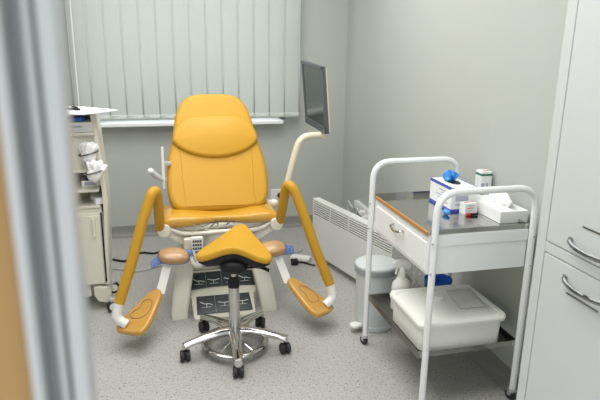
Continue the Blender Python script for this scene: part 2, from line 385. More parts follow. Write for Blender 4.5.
# backrest
bl = Vector((CX+.012, 3.345, 0.572)); tl = Vector((0.366, 3.725, 1.212)); upd = (tl-bl)
L = upd.length
prof = [(t_, w_*.955) for t_, w_ in [(0.0, .232), (.012, .258), (.035, .281), (.075, .299), (.15, .313), (.30, .316), (.42, .306), (.52, .287), (.62, .268), (.72, .256), (.82, .240), (.88, .222), (.94, .195), (.975, .165), (1.0, .12)]]
def backpt(t, u):  # u -1..1
    for i in range(len(prof)-1):
        if prof[i][0] <= t <= prof[i+1][0]:
            k = (t-prof[i][0])/(prof[i+1][0]-prof[i][0]); return (prof[i][1]*(1-k)+prof[i+1][1]*k)*u
right = [(w_, t*L) for t, w_ in prof]; left = [(-w_, t*L) for t, w_ in reversed(prof)]
poly = [(0.08, -.004), (.16, -.003)] + [(p.x, p.y) for p in catmull([(x, y, 0) for x, y in right], 2)] + [(0.06, L*1.008), (-0.06, L*1.008)] + [(p.x, p.y) for p in catmull([(x, y, 0) for x, y in left], 2)] + [(-.16, -.003), (-.08, -.004)]
bmx = plane_mx(bl, (1, 0, 0), upd); zf = bmx.to_3x3() @ Vector((0, 0, 1)); bmx.translation = bl-zf*0.03
b = MB(); b.slab(poly, bmx, 0.095, yel, 0.03, 0.0, seg=5)
b.build('backrest', ch, ang=1.2)
bk = ch.children[-1]
# central raised panel
b = MB(); pan = [(-.20, 0.02), (0, .018), (.20, 0.02), (.207, .10), (.213, .22), (.215, .33), (.20, .45), (0, .45), (-.20, .45), (-.215, .33), (-.213, .22), (-.207, .10)]
pm = bmx.copy(); pm.translation = bmx.translation + zf*0.078
b.slab([(p.x, p.y) for p in catmull([(x, y, 0) for x, y in pan+pan[:1]], 4)][:-1], pm, 0.0205, yel, 0.004, 0.0, seg=2); b.build('centre_panel', bk, ang=1.2)
b = MB(); pm = bmx.copy(); pm.translation = bmx.translation - zf*0.035
b.slab([(x*0.93, 0.02+y*0.95) for x, y in poly], pm, 0.05, ivory, 0.015); b.build('back_shell', ch)
# head pillow
b = MB(); rings = []
pc = bmx @ Vector((0.003, 0.535, 0.078)); nu = 36
top = [(-.155, .585), (-.08, .590), (0, .592), (.08, .590), (.155, .585), (.215, .550), (.255, .50), (.272, .44), (.262, .41), (.2, .36), (.1, .325), (0, .315), (-.1, .325), (-.2, .36), (-.262, .41), (-.272, .44), (-.255, .50), (-.215, .550)]
po = [(p.x, p.y) for p in catmull([(x*0.95, y*.985+.008, 0) for x, y in top+top[:1]], 4)][:-1]
pm = bmx.copy(); pm.translation = bmx.translation+zf*0.080
b.slab(po, pm, 0.045, yel, 0.022, 0.016, seg=5); b.build('head_pillow', ch, ang=1.3)
# seat cushion with a scalloped front roll
b = MB(); rings = []
xs = [CX+.006+(-.337+.674*k/30) for k in range(31)]
for x in xs:
    u = (x-CX-.006)/0.337; au = abs(u); endf = math.sqrt(max(0.0, 1-max(0, (au-0.86)/0.14)**2)) if au > 0.86 else 1.0
    endf = max(endf, 0.12)
    hgt = (0.031+0.010*math.cos((au-0.72)*PI/0.72) )*endf
    yfr = 3.17+0.035*math.cos(min(1, au/0.5)*PI/2)**2
    zc = 0.568; ring = []
    for k in range(24):
        a = 2*PI*k/24; c, s_ = math.cos(a), math.sin(a)
        yy = 3.33+(-(3.33-yfr)*(-c) if c < 0 else 0.15*c) if False else (3.33+c*(0.16 if c > 0 else (3.33-yfr)))
        pz = math.copysign(abs(s_)**0.55, s_); rr = 1.0
        ring.append(Vector((x, 3.33+math.copysign(abs(c)**0.55, c)*(0.16 if c > 0 else (3.33-yfr)), zc+pz*hgt+0.010*(1 if au > 0.5 else 0)*0)))
    rings.append(ring)
b.loft(rings, yelwrap); b.build('seat_cushion', ch, ang=1.2)
# clear film over the seat front
b = MB(); rows = []
for j, (yo, zo) in enumerate(((-0.010, 0.014), (-0.014, 0.0), (-0.014, -0.012), (-0.010, -0.022), (-0.006, -0.035), (0.0, -0.055), (0.012, -0.085))):
    row = []
    for k in range(41):
        u = -1+2*k/40; au = abs(u)
        yfr = 3.17+0.035*math.cos(min(1, au/0.5)*PI/2)**2
        wob = 0.006*math.sin(k*1.9+j)*(1 if j > 4 else 0.1); drop = -0.02*math.cos(u*PI/2) if j == 6 else 0
        row.append(Vector((CX+u*0.328*(1 if j < 5 else 0.97), yfr+yo+wob-0.004, 0.568+zo*.85+drop)))
    rows.append(row)
b.loft(rows, clear, cap=False, closed=False); b.build('plastic_cover', ch)
# seat frame
b = MB()
b.slab([(x, y) for x, y in rrect(0.62, 0.30, 0.06)], plane_mx((CX, 3.35, 0.505), (1, 0, 0), (0, 1, 0)), 0.04, ivory, 0.015)
b.tube(catmull([(CX-.30, 3.19, .535), (CX-.22, 3.175, .505), (CX-.10, 3.17, .50), (CX, 3.165, .505), (CX+.10, 3.17, .50), (CX+.22, 3.175, .505), (CX+.30, 3.19, .535)], 6), 0.012, ivory)
b.build('seat_frame', ch)
b = MB(); b.lathe([(0.02, 0.36), (0.09, 0.37), (0.125, 0.41), (0.14, 0.46), (0.142, 0.515), (0.13, 0.515), (0.12, 0.45), (0.06, 0.43)], (CX+0.005, 3.27, 0), ivory, sy=0.75); b.build('drain_bowl', ch)
# column/body
b = MB()
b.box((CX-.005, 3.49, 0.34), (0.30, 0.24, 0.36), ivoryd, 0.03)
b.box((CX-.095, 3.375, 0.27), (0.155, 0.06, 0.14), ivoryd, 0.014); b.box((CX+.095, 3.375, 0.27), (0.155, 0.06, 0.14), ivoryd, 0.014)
b.box((CX, 3.39, 0.194), (0.34, 0.10, 0.012), ivory, 0.005)
b.build('lift_column', ch)
# base with foot controls
b = MB()
def zs(y): return 0.03+(y-3.11)*0.38
b.loft([[Vector((CX-.19*w_+0.0, y, 0.0)), Vector((CX+.19*w_, y, 0)), Vector((CX+.19*w_, y, zz)), Vector((CX-.19*w_, y, zz))] for y, zz, w_ in ((3.065, 0.015, .92), (3.08, 0.033, .94), (3.20, 0.090, .97), (3.215, 0.093, 1.06), (3.235, 0.106, 1.1), (3.36, 0.189, 1.12), (3.80, 0.189, 1.0))], ivory)
b.box((CX, 3.6, 0.08), (0.44, 0.5, 0.16), ivory, 0.03)
bs = b.build('base', ch, ang=0.4)
def panel(mx, w_, h_, icons, nm, bow=0.0):
    q = MB(); poly_ = []
    for k in range(13):
        u = -1+2*k/12; poly_.append((u*w_/2, -h_/2+bow*(1-u*u)))
    for k in range(13):
        u = 1-2*k/12; poly_.append((u*w_/2*(0.97), h_/2+bow*(1-u*u)))
    q.slab(poly_, mx, 0.006, panelM, 0.002)
    for cx in icons:
        def ln(a, c, r=0.0022): q.tube([mx @ Vector((cx+a[0], a[1], 0.008)), mx @ Vector((cx+c[0], c[1], 0.008))], r, iconM, n=6)
        k = icons.index(cx) % 3
        if h_ > 0.05:
            ln((-.026, -.022), (.028, -.022), .0014); ln((-.034, .020 if k == 0 else .010), (-.010, .002), .0026); ln((-.010, .002), (.014, .002), .0026); ln((.014, .002), (.038, -.008 if k == 0 else .007), .0024); ln((.002, .0), (.002, -.020), .0020)
        else:
            ln((0, -.012), (0, .006), .004 if k == 0 else .0018); ln((-.014, .009), (.012, .003), .0018); ln((-.014, .0), (.014, -.010), .0012)
    for k in range(1, len(icons)):
        xm = (icons[k-1]+icons[k])/2; q.tube([mx @ Vector((xm, -h_/2+bow, 0.007)), mx @ Vector((xm, h_/2+bow, 0.007))], 0.0008, greyp, n=5)
    return q.build(nm, bs)
panel(plane_mx((CX+0.002, 3.14, 0.064), (1, 0, 0), (0, 0.105, 0.050)), 0.325, 0.13, [-0.105, 0.0, 0.105], 'foot_control_panel')
panel(plane_mx((CX+0.005, 3.29, 0.149), (1, 0, 0), (0, 0.10, 0.066)), 0.40, 0.108, [-0.14, -0.05, 0.05, 0.14], 'foot_control_panel', 0.012)
# side legs (splayed blades)
for s_ in (-1, 1):
    b = MB()
    R = []
    for z_, xo, yo, w_, dd in ((0.0, .258, 3.13, .048, .02), (0.03, .258, 3.145, .050, .035), (0.15, .238, 3.19, .052, .05), (0.30, .208, 3.26, .054, .06), (0.42, .178, 3.31, .052, .07), (0.47, .15, 3.34, .045, .06)):
        c = Vector((CX+s_*xo+(.013 if s_ > 0 else 0), yo, z_)); pts = []
        for k in range(16):
            a = 2*PI*k/16; pts.append(c+Vector((math.copysign(abs(math.cos(a))**0.5, math.cos(a))*w_, math.copysign(abs(math.sin(a))**0.5, math.sin(a))*dd, 0)))
        R.append(pts)
    b.loft(R, ivory); b.build('side_leg', ch, ang=0.9)
# leg supports
def leg_support(s_):
    def p(x, y, z): return Vector((CX+s_*x, y, z))
    hub = plane_mx(p(.322, 3.17, .53), (1, 0, 0), (0, 0, 1))
    b = MB(); b.lathe([(0.0, -.02), (.034, -.02), (.038, -.014), (.038, .014), (.034, .02), (.012, .022), (.0, .022)], (0, 0, 0), ivory, n=28, mx=hub)
    b.loft([[c+Vector((0, -.012, o_)) for o_ in ()] or [c+Vector((0, dy, dz)) for dy, dz in ((-.015, -w_), (.015, -w_), (.015, w_), (-.015, w_))] for c, w_ in ((p(.315, 3.19, .525), .028), (p(.24, 3.20, .475), .028), (p(.17, 3.22, .425), .026), (p(.10, 3.26, .40), .024))], ivory)
    arm = b.build('leg_support', ch, ang=0.7)
    b = MB(); path = catmull([p(.343, 3.18, .535), p(.345, 3.11, .64), p(.349, 3.06, .75), p(.357, 3.025, .795), p(.375, 3.0, .79), p(.398, 2.985, .74), p(.44, 2.957, .62), p(.50, 2.915, .435), p(.568, 2.868, .25)], 8)
    b.tube(path, 0.0275, yel, n=18); b.build('support_tube', arm, ang=1.0)
    b = MB(); b.tube(bend([p(.566, 2.87, .262), p(.590, 2.855, .175), p(.535, 2.84, .14)], 0.045), 0.0255, whitep, n=16); b.build('elbow', arm, ang=1.0)
    # foot pad
    near = p(.497, 2.835, .115); far = p(.372, 3.01, .212)
    ax = far-near; side = Vector((s_*1.0, 0.55, -0.22))
    mx = plane_mx(near, ax, side); Lp = ax.length
    nrm = mx.to_3x3() @ Vector((0, 0, 1)); sg = 1 if nrm.z > 0 else -1
    outl = [(-.040, -.080), (.02, -.092), (Lp*.6, -.066), (Lp*.95, -.040), (Lp*1.08, -.012), (Lp*1.08, .012), (Lp*.95, .040), (Lp*.6, .066), (.02, .092), (-.040, .080), (-.05, .04), (-.05, -.04)]
    sm = [(q.x, q.y) for q in catmull([(x, y, 0) for x, y in outl+outl[:1]], 4)][:-1]
    if sg < 0: mx = plane_mx(near, ax, -side); 
    b = MB(); b.slab(sm, mx, 0.034, yelfoot, 0.012, 0.002, seg=4)
    fp = [(.04, .016), (.045, -.012), (.07, -.028), (.11, -.034), (.16, -.026), (.19, -.010), (.19, .010), (.17, .020), (.14, .016), (.12, .016), (.09, .030), (.06, .034), (.05, .026)]
    b.tube([mx @ Vector((q.x*.88, q.y*1.45, .0365)) for q in catmull([(x, y, 0) for x, y in fp+fp[:1]], 4)][:-1], 0.0016, ink, n=6, closed=True)
    b.build('foot_pad', arm, ang=1.0)
    # slide bar up to the knee pad
    k0 = p(.362, 3.02, .215); k1 = p(.305, 3.10, .385)
    b = MB(); b.loft([[c+Vector((dx, dy, 0)) for dx, dy in ((-.024, -.006), (.024, -.006), (.024, .006), (-.024, .006))] for c in (k0, (k0+k1)/2, k1)], whitep); b.build('slide_bar', arm)
    kc = p(.277, 3.09, .405)
    b = MB(); rot = Matrix.Rotation(s_*-0.10, 4, 'Y') @ Matrix.Rotation(0.35, 4, 'X')
    b.blob(kc, (.083, .055, .032), beige, e=0.75, mx=rot)
    b.build('knee_pad', arm, ang=1.3)
    b = MB(); b.blob(kc+Vector((0, 0.012, -.010)), (.09, .058, .028), bluefilm, e=0.8, mx=rot)
    sx = s_
    tip = kc+Vector((s_*.125, 0.0, -.045)) if s_ < 0 else kc+Vector((.135, .02, -.025))
    rr = []
    for t_ in range(6):
        t = t_/5; c = kc+Vector((s_*.06, .01, -.01))*(1-t)+(tip-kc)*t
        rr.append([c+Vector((0, math.cos(a)*(.02+.0*t), math.sin(a)*(.034*(1-t)+.02*t+.004*math.sin(5*a+t*9)))) for a in [2*PI*k/14 for k in range(14)]])
    b.loft(rr, bluefilm)
    inn = kc+Vector((-s_*.085, .015, .005)); b.blob(inn, (.03, .02, .022), bluefilm, e=0.9)
    b.build('plastic_bag', arm, ang=1.2)
leg_support(-1); leg_support(1)
# handset hanging on its holder
b = MB(); hm = plane_mx((0.186, 3.07, 0.435), (1, 0, 0), (0.0, -0.02, 1))
b.slab([(-.036, .075), (-.030, .085), (.030, .085), (.036, .075), (.030, .0), (.018, -.06), (.012, -.085), (-.008, -.085), (-.012, -.06), (-.026, 0)], hm, 0.022, whitep, 0.006)
for r_ in range(4):
    for c_ in range(4):
        if r_ == 3 and c_ in (0, 3): continue
        b.box(hm @ Vector((-.0195+c_*.013, .062-r_*.021, .023)), (.010, .006, .012), panelM, 0.001)
b.build('handset', ch)
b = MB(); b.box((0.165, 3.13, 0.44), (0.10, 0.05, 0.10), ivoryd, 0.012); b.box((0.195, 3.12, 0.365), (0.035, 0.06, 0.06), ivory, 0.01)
b.tube(catmull([(0.15, 3.11, .39), (0.165, 3.09, .352), (0.19, 3.085, .335), (0.215, 3.09, .345)], 6), 0.013, ivory); b.build('handset_holder', ch)
# instrument clamp on the left of the backrest
b = MB(); b.box((0.027, 3.42, 0.835), (0.014, 0.014, 0.25), whitep, 0.002)
for z_ in (0.765, 0.86): b.box((0.048, 3.425, z_), (0.05, 0.02, 0.022), greyp, 0.004)
b.tube([(0.022, 3.41, .765), (-.01, 3.40, .79), (-.035, 3.40, .815)], [0.010, 0.018, 0.018], greyp); b.blob((-.045, 3.40, .825), (.018, .02, .016), whitep, 0.9); b.build('side_clamp', ch)
# armrest stub on the right
b = MB(); b.tube([(0.58, 3.42, .60), (0.675, 3.36, .60)], 0.022, ivory); b.blob((0.68, 3.36, .60), (.028, .026, .026), ivory, 0.9); b.build('side_joint', ch)

# ------------------------------------------------------------ monitor on its arm
mo = thing('monitor', 'slim dark monitor on a curved cream arm right of the yellow chair', 'monitor', (0.79, 3.5, 0.60))
A = Vector((0.996, 3.76, 1.040)); B = Vector((1.032, 3.40, 1.016)); hx = (B-A).normalized(); wd = (B-A).length; hh_ = 0.405
nr = hx.cross(Vector((0, 0, 1))).normalized()
nr = -nr if nr.x > 0 else nr
def mpt(u, v, d_): return A+hx*(u*wd)+Vector((0.0, 0, 1))*(v*hh_)+nr*d_+Vector((-0.036*v, 0, 0))
def mrect(q, u0, u1, v0, v1, d0, d1, M):
    q.loft([[mpt(u, v, dd) for u, v in ((u0, v0), (u1, v0), (u1, v1), (u0, v1))] for dd in (d0, d1)], M)
b = MB(); mrect(b, 0, 1, 0, 1, -0.006, 0.012, bezelM)
for u0, u1, v0, v1 in ((0, 1, 0, .10), (0, 1, .955, 1), (0, .045, 0, 1), (.955, 1, 0, 1)): mrect(b, u0, u1, v0, v1, .012, .020, bezelM)
b.build('bezel', mo, smooth=False)
b = MB(); mrect(b, .045, .955, .10, .955, .012, .015, screenM); b.build('screen', mo, smooth=False)
b = MB(); mrect(b, .03, .99, .02, .98, -.015, -.006, cream); b.build('back_cover', mo, smooth=False)
b = MB(); b.tube(bend([(0.77, 3.5, .58), (0.79, 3.5, .66), (0.832, 3.5, .84), (0.88, 3.5, .992), (1.028, 3.5, 0.995)], 0.07, 8), 0.021, cream, n=16); b.tube([(1.028, 3.5, .972), (1.028, 3.5, 1.045)], 0.017, cream); b.build('arm', mo, ang=1.0)

# ------------------------------------------------------------ saddle stool
SX, SY = 0.343, 2.72
st_ = thing('saddle_stool', 'yellow saddle stool on a five star chrome base in front of the chair', 'stool', (SX, SY, 0))
outl = [(0, -.085), (.06, -.092), (.12, -.102), (.165, -.10), (.187, -.07), (.178, -.03), (.138, .03), (.098, .08), (.062, .13), (.040, .165), (.022, .187), (0, .193)]
outl = outl + [(-x, y) for x, y in reversed(outl[1:-1])]
so = [(p.x, p.y) for p in catmull([(x, y, 0) for x, y in outl+outl[:1]], 4)][:-1]
TW = math.radians(-17)
SC = (0.0, 0.02)
def sv(x, y, dz): return Vector((SX+.012+x*math.cos(TW)-y*math.sin(TW), SY-.015+x*math.sin(TW)+y*math.cos(TW), hs(x, y)+dz))
def hs(x, y):
    t = (y+.1)/.29; rid = math.exp(-(x/(.105))**2)
    return 0.568+0.034*rid*(1-0.3*t)+0.045*max(0, t)**1.3 - 0.25*abs(x)**1.7*(1-t*.5)
n_ = len(so); rings = []
for f, dz in ((0.05, -.04), (0.5, -.04), (0.85, -.038), (0.95, -.036), (0.99, -.030), (1.0, -.020), (0.995, -.012), (.97, -.004), (.93, -.001), (.85, 0), (.7, 0), (.5, 0), (.3, 0), (.12, 0), (.02, 0)):
    rings.append([sv(SC[0]+(x-SC[0])*f, SC[1]+(y-SC[1])*f, dz) for x, y in so])
b = MB(); b.loft(rings, yel); b.build('saddle_seat', st_, ang=1.5)
rings = []
for f, dz in ((0.02, -.02), (.6, -.03), (0.93, -.034), (0.95, -.044), (0.80, -.075), (.55, -.098), (.3, -.105)):
    rings.append([sv(SC[0]+(x-SC[0])*f, SC[1]+(y-SC[1])*f, dz) for x, y in so])
b = MB(); b.loft(rings, black); b.blob((SX, SY-.02, .485), (.075, .07, .04), black, 0.8); b.blob((SX, SY, .455), (.035, .035, .028), black, 0.8); b.build('seat_shell', st_, ang=1.2)
b = MB(); b.tube(catmull([(SX+.03, SY-.06, .475), (SX+.09, SY-.10, .492), (SX+.125, SY-.12, .494), (SX+.158, SY-.125, .480)], 5), [.005, .014], black, flat=0.6); b.build('height_lever', st_)
b = MB(); b.tube([(SX, SY, .36), (SX, SY, .46)], 0.0135, chrome, n=20); b.build('piston', st_)
b = MB(); b.lathe([(.02, .352), (.029, .355), (.030, .385), (.024, .402), (.024, .408), (.014, .41)], (SX, SY, 0), black, 24); b.build('collar', st_)
b = MB(); b.lathe([(.01, .08), (.033, .085), (.0285, .125), (.0285, .35), (.026, .357), (.01, .357)], (SX, SY, 0), chrome, 28); b.build('gas_column', st_)
b = MB(); b.lathe([(.01, .075), (.036, .078), (.041, .088), (.041, .115), (.034, .122), (.01, .122)], (SX, SY, 0), chrome, 28); b.build('hub', st_)
b = MB()
for rr_, zz in ((.158, .045),): b.tube([(SX+rr_*math.cos(2*PI*k/48), SY+rr_*math.sin(2*PI*k/48), zz) for k in range(48)], .019, steel, flat=.6, n=12, closed=True)
for k in range(5):
    a = math.radians(-58+72*k); b.tube([(SX+.03*math.cos(a), SY+.03*math.sin(a), .07), (SX+.09*math.cos(a), SY+.09*math.sin(a), .055), (SX+.155*math.cos(a), SY+.155*math.sin(a), .045)], .006, chrome, n=8)
b.build('foot_ring', st_)
for k in range(5):
    a = math.radians(-94+72*k); dx, dy = math.cos(a), math.sin(a); nx, ny = -dy, dx; R = []
    for r_, z_, w_, h_ in ((.02, .11, .036, .024), (.08, .113, .033, .022), (.16, .107, .028, .018), (.235, .094, .024, .016), (.272, .083, .023, .018), (.280, .072, .018, .014)):
        c = Vector((SX+dx*r_, SY+dy*r_, z_)); R.append([c+Vector((nx*w_*math.cos(q), ny*w_*math.cos(q), h_*math.sin(q))) for q in [2*PI*j/14+PI/14 for j in range(14)]])
    b = MB(); b.loft(R, chrome); b.box((SX+dx*.268, SY+dy*.268, .086), (.022, .034, .026), greyp if False else chrome, .004, a); lg = b.build('leg', st_, ang=0.7)
    cxx, cyy = SX+dx*.268, SY+dy*.268; ra = math.radians([-96, -84, -108, -78, -90][k])
    wm = Matrix.Translation((cxx, cyy, .0295)) @ Matrix.Rotation(ra+PI/2, 4, 'Z') @ Matrix.Rotation(PI/2, 4, 'Y')
    b = MB()
    for sgn in (-1, 1): b.lathe([(.0, sgn*.005), (.026, sgn*.005), (.0295, sgn*.010), (.0295, sgn*.021), (.024, sgn*.026), (.008, sgn*.026), (0, sgn*.023)], (0, 0, 0), rubber, 20, mx=wm)
    b.lathe([(0, -.007), (.02, -.007), (.02, .007), (0, .007)], (0, 0, 0), black, 16, mx=wm)
    b.blob((cxx, cyy, .045), (.018, .018, .014), black, .8); b.tube([(cxx, cyy, .045), (cxx, cyy, .08)], .006, black, n=8); b.build('caster', lg, ang=0.7)

# ------------------------------------------------------------ instrument trolley
XA, XB, YA, YN = 1.03, 1.515, 2.615, 2.0   # left/right, rear/near
tr = thing('instrument_trolley', 'white tubular instrument trolley with drawer, steel tray and lower shelf', 'trolley', ((XA+XB)/2, 2.3, 0))
XN = 1.066
for y_, xa in ((YA, XA), (YN, XN)):
    xb_ = XB-.02 if y_ == YA else XB
    b = MB(); b.tube(bend([(xa, y_, .055), (xa, y_, 1.0), (xb_, y_, 1.0), (xb_, y_, .055)], 0.095, 9), 0.0145, whiteM, n=14)
    for x_ in (xa, XB):
        for z_ in (.66, .79): b.tube([(x_-0.0, y_, z_), (x_+(-.017 if x_ < 1.2 else 0)*1.0, y_-.016, z_)], .004, greyp, n=8)
    b.build('hoop_leg', tr, ang=1.0)
for x_, y_ in ((XA, YA), (XB-.02, YA), (XN, YN), (XB, YN)):
    b = MB(); wm = Matrix.Translation((x_-.004, y_+.006, .024)) @ Matrix.Rotation(0.35, 4, 'Z') @ Matrix.Rotation(PI/2, 4, 'Y')
    b.lathe([(0, -.010), (.021, -.010), (.024, -.007), (.024, .007), (.021, .010), (0, .010)], (0, 0, 0), rubber, 20, mx=wm)
    b.box((x_, y_, .046), (.03, .03, .014), greyp, .004); b.box((x_-.014, y_+.003, .036), (.004, .02, .03), chrome, .001, .35); b.box((x_+.008, y_+.009, .036), (.004, .02, .03), chrome, .001, .35)
    b.build('caster', tr)
# body box
b = MB()
yr0, yr1 = YN+.005, YA-.005
b.span((XN+.014, YN+.01, .648), (XB-.014, YN+.022, .818), whiteM, .002); b.span((XN+.014, YN+.006, .770), (XB-.014, YN+.012, .818), whiteM, .002)
b.span((XA+.014, YA-.022, .648), (XB-.014, YA-.01, .818), whiteM, .002)
b.span((XB-.02, YN+.02, .648), (XB-.008, YA-.02, .818), whiteM, .002)
b.span((XA+.02, YN+.02, .648), (XB-.014, YA-.02, .658), whiteM, 0)
b.build('cabinet_box', tr)
b = MB(); b.span((XA+.012, YN+.03, .662), (XA+.026, YA-.03, .783), whiteM, .003); b.span((XA+.018, YN+.016, .648), (XA+.03, YA-.016, .818), whiteM, .001)
dr = b.build('drawer', tr)
b = MB(); b.tube(catmull([(XA+.012, 2.355, .760), (XA-.008, 2.347, .757), (XA-.012, 2.30, .748), (XA-.008, 2.253, .757), (XA+.012, 2.245, .760)], 6), .0055, steel, n=10); b.build('handle', dr)
b = MB()
b.span((XA+.012, YN+.018, .818), (XB-.01, YA-.018, .822), steel, 0)
b.span((XA+.012, YN+.014, .818), (XB-.01, YN+.020, .840), steel, .001); b.span((XA+.012, YA-.020, .818), (XB-.01, YA-.014, .843), steel, .001)
b.span((XB-.014, YN+.018, .818), (XB-.008, YA-.018, .838), steel, .001)
b.build('top_tray', tr)
b = MB(); b.span((XA+.008, YN+.018, .818), (XA+.017, YA-.018, .833), wood, .002); b.build('edge_strip', tr)
b = MB()
b.span((XA+.006, YN+.012, .270), (XB-.006, YA-.012, .274), darkst, 0)
for q0, q1 in (((XA+.004, YN+.008), (XB-.004, YN+.014)), ((XA+.004, YA-.014), (XB-.004, YA-.008))): b.span((q0[0], q0[1], .268), (q1[0], q1[1], .295), steel, .001)
b.span((XA+.002, YN+.01, .268), (XA+.008, YA-.01, .298), darkst, .001); b.span((XB-.008, YN+.01, .268), (XB-.002, YA-.01, .298), darkst, .001)
b.build('lower_shelf', tr)
TZ = 0.8225
# glove box
gb = thing('glove_box', 'white and blue cardboard box with a blue glove pulled out of its top', 'box', (1.352, 2.395, TZ))
b = MB(); x0, x1, y0, y1, z0, z1 = 1.288, 1.415, 2.29, 2.505, TZ, TZ+.112
b.span((x0, y0, z0), (x1, y1, z1), card, .001)
e = .0008
b.span((x0-e, y0-e, z0), (x1+e, y1+e, z0+.012), boxblue, 0); b.span((x0-e, y0+.0, z1-.012), (x0+.004, y1+e, z1+e), boxblue, 0)
b.span((x1-.004, y0, z1-.012), (x1+e, y1+e, z1+e), boxblue, 0); b.span((x0-e, y0-e, z1-.006), (x1+e, y0+.003, z1+e), boxtext, 0)
for k in range(5): b.span((x0-e, y0+.03+.03*(k % 3), z0+.028+k*.013), (x0, y0+.10+.025*(k % 3), z0+.033+k*.013), boxtext, 0)
b.span((x0+.02, y0-e, z0+.05), (x0+.085, y0, z0+.075), boxtext, 0); b.span((x0+.02, y0-e, z0+.03), (x0+.06, y0, z0+.036), boxtext, 0)
b.build('carton', gb, smooth=False)
b = MB(); b.lathe([(0.0, 0), (.05, 0), (.05, .0012), (0, .0012)], (1.352, 2.40, z1), black, 24, sy=.55, mx=Matrix.Rotation(PI/2, 4, 'Z')); b.build('opening', gb)
b = MB(); R = []
for j in range(9):
    t = j/8; r_ = [.012, .015, .022, .028, .031, .030, .024, .016, .004][j]
    R.append([Vector((1.345+math.cos(a)*r_*(1+.38*math.sin(5*a+j)), 2.42+math.sin(a)*r_*(.9+.3*math.sin(3*a-j)), z1+t*.048+.010*math.sin(4*a+j*.7))) for a in [2*PI*k/30 for k in range(30)]])
b.loft(R, blueM); b.build('glove', gb, ang=0.8)
b = MB(); R = []
for j in range(7):
    t = j/6; r_ = [.004, .011, .015, .016, .014, .01, .003][j]
    R.append([Vector((1.235+t*.03, 2.262-.01*t+math.cos(a)*r_*1.5, TZ+.013+math.sin(a)*r_*.75*(1+.25*math.sin(4*a+j)))) for a in [2*PI*k/20 for k in range(20)]])
b.loft(R, blueM); tag(b.build('crumpled_glove'), 'small crumpled blue glove lying on the steel tray below the glove box', 'glove')
# small medicine carton and pen
b = MB(); mx = Matrix.Rotation(0.12, 4, 'Z')
b.box((1.358, 2.258, TZ+.026), (.066, .042, .052), card, .001, mx)
for k in range(3): b.box(Vector((1.358, 2.258, TZ+.018+.012*k))+Vector((-.008+.006*k, -.0216, 0)), (.035, .0012, .003), red if k == 1 else boxtext, 0, mx)
b.box((1.358, 2.258, TZ+.0526), (.05, .008, .0008), red, 0, mx)
tag(b.build('medicine_carton', smooth=False), 'little white medicine carton with red print in front of the glove box', 'box')
t = thing('marker_pen', 'short black pen with a red cap lying by the medicine carton', 'pen', (1.37, 2.175, TZ))
b = MB(); b.tube([(1.346, 2.220, TZ+.006), (1.382, 2.216, TZ+.006)], .006, black, n=12); b.build('barrel', t)
b = MB(); b.tube([(1.331, 2.2217, TZ+.006), (1.346, 2.220, TZ+.006)], .0065, red, n=12); b.build('cap', t)
# tall green-striped carton
b = MB(); b.box((1.526, 2.425, TZ+.078), (.056, .055, .156), card, .001); b.box((1.526, 2.425, TZ+.140), (.0575, .0565, .010), green, 0); b.box((1.526, 2.425, TZ+.010), (.0575, .0565, .020), green, 0)
b.box((1.508, 2.3965, TZ+.07), (.018, .001, .06), boxtext, 0); b.box((1.53, 2.3965, TZ+.085), (.010, .001, .03), boxtext, 0); b.box((1.533, 2.425, TZ+.1565), (.03, .02, .0008), wood, 0)
tag(b.build('tall_carton', smooth=False), 'tall white carton with dark green stripes standing behind the tissue box', 'box')
b = MB(); b.box((1.436, 2.40, TZ+.045), (.04, .03, .012), lime, .003); b.box((1.436, 2.40, TZ+.02), (.038, .028, .04), card, .002)
tag(b.build('lime_lidded_tub'), 'tiny white tub with lime green lid between the cartons', 'tub')
# tissue box
t = thing('tissue_box', 'flat white tissue box with a tissue sticking out of its slot', 'tissue box', (1.445, 2.2, TZ))
b = MB(); b.span((1.412, 2.085, TZ), (1.548, 2.36, TZ+.052), card, .002); b.build('carton', t)
b = MB(); rows = []
for j in range(13):
    v = j/12; row = []
    for k in range(17):
        u = k/16*2-1
        row.append(Vector((1.492+.038*math.sin(v*PI)*u*.6+.05*(v-.3)*(.4+.6*(1-abs(u))), 2.225+u*.105*(.75+.4*math.sin(v*PI)), TZ+.052+.052*math.sin(v*PI*.78)*(1-.35*u*u)+.004*math.sin(7*u+5*v))))
    rows.append(row)
b.loft(rows, paper, cap=False, closed=False); tt = b.build('tissue', t, ang=1.0); sm = tt.modifiers.new('thick', 'SOLIDIFY'); sm.thickness = .001

# lower shelf contents
SZ = .2745
t = thing('plastic_tub', 'milky white rectangular storage tub with a lid on the lower shelf', 'storage tub', (1.26, 2.2, SZ))
b = MB(); R = []
for z_, g in ((SZ, -.014), (SZ+.004, -.008), (SZ+.11, -.006), (SZ+.115, .004), (SZ+.125, .005)):
    R.append([Vector((x, y, z_)) for x, y in rrect(.405+2*g, .345+2*g, .03, 6, 1.254, 2.20)])
b.loft(R, milk); b.build('tub', t, ang=0.5)
b = MB(); R = []
for z_, g in ((SZ+.118, .008), (SZ+.132, .010), (SZ+.142, .006), (SZ+.143, -.012), (SZ+.137, -.018), (SZ+.137, -.05), (SZ+.141, -.06)):
    R.append([Vector((x, y, z_)) for x, y in rrect(.405+2*g, .345+2*g, .035, 6, 1.254, 2.20)])
b.loft(R, milk); lid = b.build('lid', t, ang=0.5)
b = MB(); b.lathe([(0, SZ+.141), (.036, SZ+.141), (.038, SZ+.150), (.028, SZ+.156), (.026, SZ+.152), (0, SZ+.152)], (1.235, 2.26, 0), milk, 28); b.build('cap', lid)
b = MB(); R = []
for j in range(5):
    R.append([Vector((1.285+.03*j/4+.125*k/10, 2.12+.19*j/4, SZ+.1435+.005+.002*math.sin(k*1.3+j*2))) for k in range(11)])
b.loft(R, milkyf, cap=False, closed=False); o = b.build('film_packet'); sm = o.modifiers.new('thick', 'SOLIDIFY'); sm.thickness = .004
